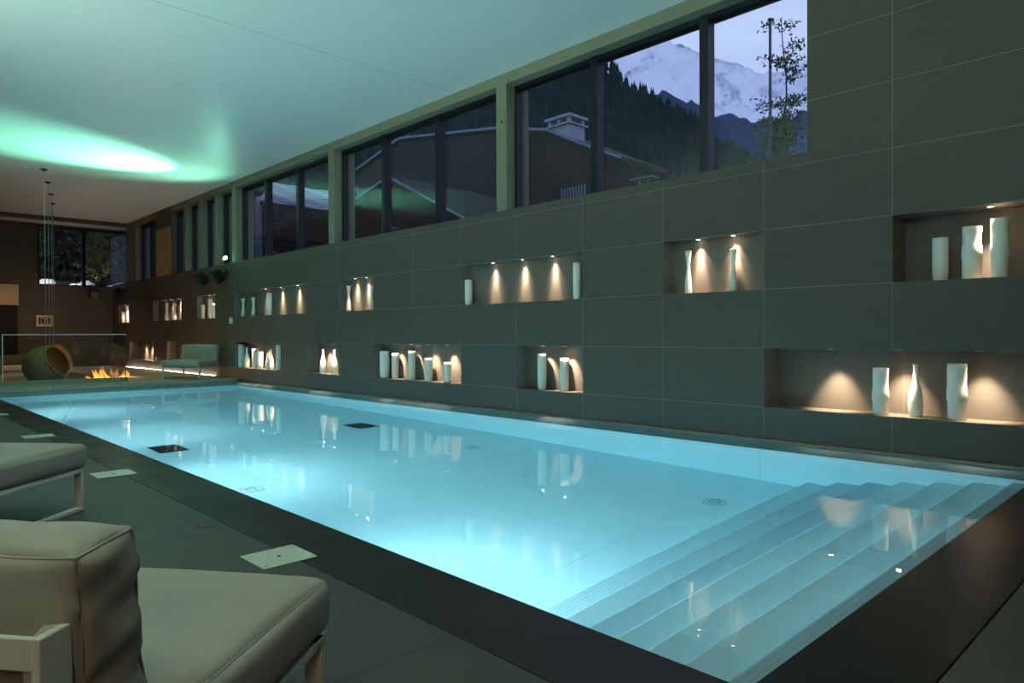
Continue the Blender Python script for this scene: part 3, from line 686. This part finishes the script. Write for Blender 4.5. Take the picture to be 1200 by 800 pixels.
# ------------------------------------------------------------------ outside
def interp(tab, x):
    if x <= tab[0][0]: return tab[0][1]
    for (a, b), (c, d) in zip(tab, tab[1:]):
        if x <= c: return b + (d - b) * (x - a) / (c - a)
    return tab[-1][1]
def ridge(name, tab, r0, r1, z0, nr, naz, amp, m, az0=5, az1=88, pw=1.15, fr=1.):
    bm = nb(); rows = []
    for i in range(nr + 1):
        s = i / nr; r = r0 + (r1 - r0) * s; row = []
        for j in range(naz + 1):
            az = az0 + (az1 - az0) * j / naz
            h = math.tan(R(interp(tab, az))) * r1
            z = z0 + (h - z0) * s ** pw
            p = Vector((r * math.sin(R(az)), r * math.cos(R(az)), z))
            p.z += amp * s * (noise.fractal(p * (fr / r1) * 14, .9, 2.1, 6)) * (1.0 if s < 1 else .25)
            row.append(bm.verts.new(p))
        rows.append(row)
    back = [bm.verts.new((v.co.x * 1.15, v.co.y * 1.15, z0)) for v in rows[-1]]
    rows.append(back)
    for A, B in zip(rows, rows[1:]):
        for k in range(naz): bm.faces.new((A[k], A[k + 1], B[k + 1], B[k]))
    return obj(name, bm, m, smooth=True)
HILL = [(5, 26), (30, 25.5), (40, 24.5), (47, 22.6), (51.2, 20.6), (53.6, 18.7), (56.7, 17.0), (59, 15.3), (60.9, 14.3), (63.1, 12.9), (66, 11.2), (70, 9), (88, 5)]
MID = [(5, 20), (50, 19.5), (54.8, 18.6), (55.6, 18.3), (56.1, 18.5), (57.5, 17.9), (59, 17.2), (60.0, 16.5), (60.5, 16.7), (61.4, 16.9), (62.3, 16.2), (63.0, 15.8), (63.8, 16.1), (64.9, 15.9), (65.6, 15.8), (66.3, 16.45), (67, 16.3), (72, 15), (88, 12)]
SNOW = [(5, 22), (48, 22.6), (52, 22.0), (55, 22.0), (57.5, 21.9), (59.0, 21.2), (60.5, 20.6), (61.8, 20.2), (63.5, 19.4), (64.6, 18.6), (65.4, 18.6), (66.6, 19.6), (68, 20), (75, 18), (88, 15)]
o = ridge('snow_mountain', SNOW, 3200, 6200, 300, 60, 300, 230, 'snow', fr=1.2); tag(o, 'snow-covered mountain filling the sky beyond the near window', 'mountain')
o = ridge('blue_mountain', MID, 1200, 2400, 60, 24, 260, 70, 'rock', fr=1.5); tag(o, 'bare dark haze-blue mountain ridge in front of the snowy mountain', 'mountain')
o = ridge('forest_hill', HILL, 60, 420, 2, 30, 160, 10, 'forest'); tag(o, 'steep dark hillside beyond the chalets, falling to the right', 'hill')
rnd = random.Random(4); bm = nb()
for k in range(5200):
    az = rnd.uniform(24, 69); s = rnd.random() ** .62; r = 60 + 360 * s
    if k < 420: s = 1.0; r = 420 - rnd.uniform(0, 6); s = (r - 60) / 360
    h = math.tan(R(interp(HILL, az))) * 420; z = 2 + (h - 2) * s ** 1.15 - 1.5
    H = rnd.uniform(5, 9.5) * (.55 + .45 * s); w_ = H * rnd.uniform(.20, .34)
    if k < 420: H = rnd.uniform(4, 9.5); w_ = H * .2
    c = Vector((r * math.sin(R(az)), r * math.cos(R(az)), z))
    c.z += 10 * s * noise.fractal(c * (1 / 420) * 14, .9, 2.1, 6)
    for (b0, b1, ww) in ((.0, .62, 1.), (.35, 1., .62)):
        top = bm.verts.new(c + Vector((rnd.uniform(-.2, .2), 0, H * b1))); ring = [bm.verts.new(c + Vector((w_ * ww * math.cos(q * PI / 3 + k), w_ * ww * math.sin(q * PI / 3 + k), H * b0))) for q in range(6)]
        for q in range(6): bm.faces.new((ring[q], ring[(q + 1) % 6], top))
o = obj('hillside_forest', bm, 'forest'); tag(o, 'dense forest of conifers covering the dark hillside', 'forest', kind='stuff')
bm = nb(); n_ = 24
for i in range(n_):
    for j in range(n_):
        x0 = 7.21 + (150 - 7.21) * i / n_; x1 = 7.21 + (150 - 7.21) * (i + 1) / n_; y0 = -60 + 240 * j / n_; y1 = -60 + 240 * (j + 1) / n_
        quad(bm, ((x0, y0, 1.0), (x1, y0, 1.0), (x1, y1, 1.0), (x0, y1, 1.0)))
quad(bm, ((-40, FY + .31, 1.0), (7.21, FY + .31, 1.0), (7.21, 180, 1.0), (-40, 180, 1.0)))
struct('ground_outside', bm, 'grass')

def tree(label, loc, H, seed, dens, mleaf='leaf', name='garden_tree', lean=0.):
    rnd = random.Random(seed); t = thing(name, label, 'tree', loc)
    bm = nb(); trunk = [Vector((lean * (s / 10) + .05 * math.sin(s), .05 * math.cos(s * 1.3), H * s / 10)) for s in range(11)]
    tube(bm, trunk, .045, 7, taper=.008)
    tips = []
    for k in range(int(46 * dens)):
        s = rnd.uniform(.12, 1); i = min(9, int(s * 10)); p = trunk[i].lerp(trunk[i + 1], s * 10 - i)
        if dens <= 1.01 and .70 < s < .76: continue
        L = (1.25 * (1 - s) ** .8 + .28) * rnd.uniform(.5, 1.05); a = rnd.uniform(0, 2 * PI)
        pts = [p]
        for q in range(1, 6): pts.append(p + Vector((math.cos(a), math.sin(a), .0)) * L * q / 5 + Vector((0, 0, L * (.35 * (q / 5) - .15 * (q / 5) ** 2))) + Vector((rnd.uniform(-.03, .03), rnd.uniform(-.03, .03), 0)))
        tube(bm, pts, .010, 4, taper=.003); tips += [(pts[q], L) for q in range(1, 6)]
    obj('trunk', bm, 'bark', t)
    bm = nb()
    for p, L in tips:
        for k in range(rnd.randint(7, 12)):
            c = p + Vector((rnd.gauss(0, .07), rnd.gauss(0, .07), rnd.gauss(0, .05))); s = rnd.uniform(.028, .055)
            u = Vector((rnd.gauss(0, 1), rnd.gauss(0, 1), rnd.gauss(0, 1))).normalized(); v = u.cross(Vector((rnd.gauss(0, 1), rnd.gauss(0, 1), 1))).normalized()
            vs = [bm.verts.new(c + u * s * a + v * s * b * .55) for a, b in ((-1, 0), (0, .9), (1.1, 0), (0, -.9))]
            bm.faces.new(vs)
    obj('foliage', bm, mleaf, t)
    return t
tree('slender young tree beside the tall pole outside the nearest window', (14, 6.50, 1.0), 5.5, 5, 1.0, lean=.05)
tree('low bushy tree at the foot of the pole outside the nearest window', (14.6, 6.9, 1.0), 3.6, 8, 2.4, lean=.0)
t = thing('flag_pole', 'tall thin grey pole beside the young tree outside the window', 'pole', (14, 6.77, 1.0))
bm = nb(); tube(bm, [(0, 0, 0), (0, 0, 5.5)], .035, 10, taper=.028); obj('shaft', bm, 'gunmetal', t)
bm = nb(); lathe(bm, [(.05, 5.5), (.05, 5.54), (.02, 5.56)], 12); obj('cap', bm, 'gunmetal', t)
bm = nb(); lathe(bm, [(.14, 0), (.14, .03), (.06, .05)], 12); obj('base', bm, 'gunmetal', t)

# the dark chalet with chimney (silhouette from the roof line)
X = 20.
t = thing('dark_chalet', 'large dark chalet with a pale chimney outside the two near windows', 'house', (X, 24, 1.0))
T = Vector((X, 24, 1.0))
roof = [(32.6, 8.9), (28.6, 9.75), (21.7, 8.75), (18.7, 8.05), (16.4, 6.9), (15.1, 6.3)]
def P2(q, dz=0): return (q[0] - T.y, q[1] - T.z + dz)
bm = nb(); prism(bm, [(32.2 - T.y, 0)] + [P2(q, -.18) for q in roof[:-1]] + [(15.4 - T.y, 6.2 - T.z), (15.4 - T.y, 0)], 0, 0, 2.6); obj('wall', bm, 'wood', t)
bm = nb()
for a, b in zip(roof, roof[1:]):
    prism(bm, [P2(a, -.20), P2(b, -.20), P2(b, -.03), P2(a, -.03)], 0, -.1, 2.7)
obj('roof', bm, 'wood', t)
bm = nb()
for a, b in zip(roof, roof[1:]): prism(bm, [P2(a, -.12), P2(b, -.12), P2(b, -.02), P2(a, -.02)], 0, -.16, -.1)
obj('verge_board', bm, 'slate', t)
bm = nb(); box(bm, (.1, 17.7 - T.y, 6.0), (1.0, 18.8 - T.y, 7.05)); obj('chimney', bm, 'whitewash', t)
bm = nb(); box(bm, (0, 17.6 - T.y, 7.05), (1.1, 18.9 - T.y, 7.11))
for a, b in ((.1, 17.7), (.87, 17.7), (.1, 18.67), (.87, 18.67), (.1, 18.2)): box(bm, (a, b - T.y, 7.11), (a + .13, b + .13 - T.y, 7.32))
box(bm, (0, 17.6 - T.y, 7.32), (1.1, 18.9 - T.y, 7.42)); obj('chimney_cap', bm, 'whitewash', t)
for yy_, z_ in ((23.2, 4.6), (26.6, 4.6), (20.2, 3.9)):
    bm = nb(); box(bm, (-.04, yy_ - T.y - .45, z_ - 1.0), (.0, yy_ - T.y + .45, z_ + .3)); f = obj('window', bm, 'black', t)
    bm = nb(); box(bm, (-.07, yy_ - T.y - .8, z_ - 1.0), (-.03, yy_ - T.y - .48, z_ + .3)); box(bm, (-.07, yy_ - T.y + .48, z_ - 1.0), (-.03, yy_ - T.y + .8, z_ + .3)); obj('shutters', bm, 'wood', f)
bm = nb()
for k in range(9): box(bm, (-.3, 16.6 + k * .14 - T.y, 3.6), (-.27, 16.65 + k * .14 - T.y, 4.5))
obj('balcony_railing', bm, 'slate', t)
# small gabled hut
X = 13.; T = Vector((X, 19, 1.0))
t = thing('gabled_hut', 'small gabled hut with pale roof edges outside the middle window', 'house', T)
g = [(22.2, 4.45), (19.05, 5.15), (14.6, 3.05)]
bm = nb(); prism(bm, [(22.0 - T.y, 0)] + [P2(q, -.14) for q in g] + [(14.8 - T.y, 0)], 0, 0, 4); obj('wall', bm, 'wood', t)
bm = nb()
for a, b in zip(g, g[1:]): prism(bm, [P2(a, -.10), P2(b, -.10), P2(b, .0), P2(a, .0)], 0, -.2, 3.9)
obj('roof', bm, 'wood', t)
bm = nb()
for a, b in zip(g, g[1:]): prism(bm, [P2(a, -.07), P2(b, -.07), P2(b, .0), P2(a, .0)], 0, -.24, -.2)
obj('verge_board', bm, 'slate', t)
# slate-roofed house
T = Vector((15, 30, 1.0))
t = thing('slate_roofed_house', 'house with a pale ribbed slate roof outside the window before the narrow ones', 'house', T)
bm = nb(); prism(bm, [(.2, 3.3), (.2, -3.4), (4.2, 4.3), (4.2, 11.0)], 2, 0, 4.15); obj('wall', bm, 'wood', t)
def roofpt(u, v):  # u along y (far to near), v up the slope
    y = 3.6 - 7.1 * u; lo = Vector((0, y, 5.6 - 1.4 * u)); hi = Vector((4.2, y + 7.7, 8.38 - 1.65 * u)); return lo.lerp(hi, v)
bm = nb()
vv = [[bm.verts.new(roofpt(i / 12, j / 6)) for j in range(7)] for i in range(13)]
for i in range(12):
    for j in range(6): bm.faces.new((vv[i][j], vv[i + 1][j], vv[i + 1][j + 1], vv[i][j + 1]))
o = obj('roof', bm, 'wood', t); s_ = o.modifiers.new('s', 'SOLIDIFY'); s_.thickness = .1
bm = nb()
for k in range(15):
    v = (k + .3) / 15; tube(bm, [roofpt(i / 10, v) + Vector((-.02, 0, .08 + .03 * math.sin(i * 1.3 + k))) for i in range(11)], .035, 5)
obj('roof_battens', bm, 'batten', t)
bm = nb(); box(bm, (-.1, 3.62, 0), (.12, 3.9, 5.9)); obj('corner_post', bm, 'whitewash', t)

t = thing('sky_block_hedge', 'tall dark hedge added to keep the view through the far window dark', 'hedge', (6.5, 33, 1.0))  # hedge put in to block the bright sky behind the far windows
bm = nb(); r3 = random.Random(9)
for k in range(5200):
    c = Vector((r3.uniform(-6, 7), r3.gauss(0, .35), r3.uniform(0, 6.2))); u = Vector((r3.gauss(0, 1), r3.gauss(0, 1), r3.gauss(0, 1))).normalized() * .16; v = u.cross(Vector((r3.gauss(0, 1), r3.gauss(0, 1), 1))).normalized() * .07
    bm.faces.new([bm.verts.new(c + p) for p in (-u, v, u, -v)])
for k in range(5200):
    c = Vector((4.6 + r3.gauss(0, .3), r3.uniform(-5.4, 6), r3.uniform(0, 7.4))); u = Vector((r3.gauss(0, 1), r3.gauss(0, 1), r3.gauss(0, 1))).normalized() * .16; v = u.cross(Vector((r3.gauss(0, 1), r3.gauss(0, 1), 1))).normalized() * .07
    bm.faces.new([bm.verts.new(c + p) for p in (-u, v, u, -v)])
obj('foliage', bm, 'leaf', t)
bm = nb(); box(bm, (4.7, -5.3, 0), (5.1, 6, 7.2))
for k in range(14): tube(bm, [(-6 + k, .1, 0), (-6 + k + .1, 0, 5.8)], .05, 5, taper=.01)
box(bm, (-6, .3, 0), (7, .7, 5.9)); obj('trunks_and_backing', bm, 'bark', t)  # solid blocks behind the leaves belong to the added sky block
# garden beyond the far window
rk = random.Random(3)
for k in range(9):
    bm = nb(); bmesh.ops.create_icosphere(bm, subdivisions=2, radius=1)
    for v in bm.verts:
        v.co *= 1 + .35 * noise.noise(v.co * 1.5 + Vector((k * 4, 0, 0))); v.co.x *= .36; v.co.y *= .26; v.co.z *= .17
    o = obj('garden_rock', bm, 'stone', loc=(4.5 + k * .40, 28.0 + (k % 3) * .62 + .15, 1.60 + .14 * (k % 3))); o.rotation_euler = (0, 0, k)
    tag(o, 'pale rock on the bank outside the far window', 'rock', 'rocks outside the far window')
bm = nb()
prism(bm, [(27.6, 1.0), (27.6, 1.42), (30.5, 2.1), (30.5, 1.0)], 0, 3.6, 9.0); struct('bank_outside', bm, 'grass')
def bush(label, loc, s, m):
    t = thing('garden_bush', label, 'bush', loc); r2 = random.Random(int(loc[0] * 100)); bm = nb()
    st = nb()
    for k in range(14):
        a = r2.uniform(0, 6.28); tip = Vector((math.cos(a) * s * r2.uniform(.3, 1), math.sin(a) * s * r2.uniform(.3, 1), s * r2.uniform(.4, 1.1))); tube(st, [(0, 0, 0), tip * .5 + Vector((0, 0, .05)), tip], .006, 4)
        for q in range(14):
            c = tip * r2.uniform(.4, 1.1); u = Vector((r2.gauss(0, 1), r2.gauss(0, 1), r2.gauss(0, 1))).normalized() * .05; v = u.cross(Vector((0, .3, 1))).normalized() * .02
            bm.faces.new([bm.verts.new(c + p) for p in (-u, v, u, -v)])
    obj('leaves', bm, m, t); obj('stems', st, 'bark', t)
bush('low yellow-green bush outside the far window, left one', (5.1, 27.62, 1.45), .3, 'leaf_yellow')
bush('low yellow-green bush outside the far window, right one', (6.05, 27.62, 1.45), .3, 'leaf_yellow')
tree('sparse warm-lit tree outside the far window', (6.95, 29.6, 1.6), 2.6, 21, 1.6)
light('garden_lamp', 'SPOT', (5.2, 27.3, 3.6), 420, (.95, .9, 1), None, spot_size=R(100), spot_blend=.8, shadow_soft_size=.1, aim=(0, .5, -1))
light('tree_uplight', 'SPOT', (6.8, 28.6, 1.7), 70, (1, .6, .2), None, spot_size=R(80), spot_blend=.8, shadow_soft_size=.1, aim=(.1, .6, 1))

# ------------------------------------------------------------------ added room fill lights
# added warm area light over the far bench, without a fixture
light('lounge_fill', 'AREA', (3.9, 23.8, 1.3), 34, (1, .60, .32), None, shape='RECTANGLE', size=2.4, size_y=.3, aim=(0, .45, -1))
# added warm fill from behind the camera for the near foreground
light('warm_fill', 'AREA', (-2.6, -2.5, 2.6), 42, (1, .66, .42), None, shape='DISK', size=1.2, aim=(.6, .7, -.8))
for i, y in enumerate((7.4, 1.2)):
    light('ceiling_fill', 'SPOT', (-2.9, y, 1.9), 2000, (.64, 1, .82), None, spot_size=R(120), spot_blend=1., shadow_soft_size=.2, aim=(.75, .2, .75))  # unseen greenish spots added to brighten the ceiling

# world: dusk sky
wd = bpy.data.worlds.new('dusk'); bpy.context.scene.world = wd; wd.use_nodes = True; nt = wd.node_tree; N = nt.nodes; L = nt.links
bg = N['Background']; tc = N.new('ShaderNodeTexCoord'); sp = N.new('ShaderNodeSeparateXYZ'); L.new(tc.outputs['Generated'], sp.inputs[0])
cr = N.new('ShaderNodeValToRGB'); L.new(sp.outputs[2], cr.inputs[0]); E_ = cr.color_ramp.elements
E_[0].position = .0; E_[0].color = (.52, .65, 1.0, 1); E_[1].position = .85; E_[1].color = (.20, .28, .68, 1); k_ = E_.new(.42); k_.color = (.53, .65, 1.0, 1)
ns = N.new('ShaderNodeTexNoise'); ns.inputs['Scale'].default_value = 5; ns.inputs['Detail'].default_value = 5
mp = N.new('ShaderNodeMapping'); mp.inputs['Scale'].default_value = (1, 1, 4); L.new(tc.outputs['Generated'], mp.inputs[0]); L.new(mp.outputs[0], ns.inputs['Vector'])
mr = N.new('ShaderNodeMapRange'); mr.inputs[1].default_value = .3; mr.inputs[2].default_value = .7; mr.inputs[3].default_value = .92; mr.inputs[4].default_value = 1.08; L.new(ns.outputs['Fac'], mr.inputs[0])
ms = N.new('ShaderNodeVectorMath'); ms.operation = 'SCALE'; L.new(cr.outputs[0], ms.inputs[0]); L.new(mr.outputs[0], ms.inputs['Scale']); L.new(ms.outputs[0], bg.inputs[0]); bg.inputs[1].default_value = 1.0

# ------------------------------------------------------------------ camera
f, a, p, r = 817.69, .7657, -.0099, -.0045
F = Vector((math.sin(a) * math.cos(p), math.cos(a) * math.cos(p), math.sin(p))); Rr = Vector((math.cos(a), -math.sin(a), 0)); U = Rr.cross(F)
R2 = Rr * math.cos(r) + U * math.sin(r); U2 = -Rr * math.sin(r) + U * math.cos(r)
cd = bpy.data.cameras.new('camera'); cam = bpy.data.objects.new('camera', cd); C.objects.link(cam)
cd.sensor_width = 36; cd.lens = f / 1200 * 36; cd.clip_end = 20000; cd.clip_start = .05
m4 = Matrix.Identity(4)
for i in range(3): m4[i][0] = R2[i]; m4[i][1] = U2[i]; m4[i][2] = -F[i]
cam.matrix_world = m4
sc = bpy.context.scene; sc.camera = cam
sc.view_settings.view_transform = 'Standard'; sc.view_settings.look = 'None'; sc.view_settings.exposure = 0; sc.view_settings.gamma = 1; sc.view_settings.use_curve_mapping = False
cy = sc.cycles; cy.use_denoising = True; cy.max_bounces = 16; cy.diffuse_bounces = 6; cy.glossy_bounces = 6; cy.transmission_bounces = 12; cy.transparent_max_bounces = 16; cy.volume_bounces = 0
cy.sample_clamp_indirect = 8; cy.caustics_refractive = True; cy.caustics_reflective = True; cy.use_adaptive_sampling = False
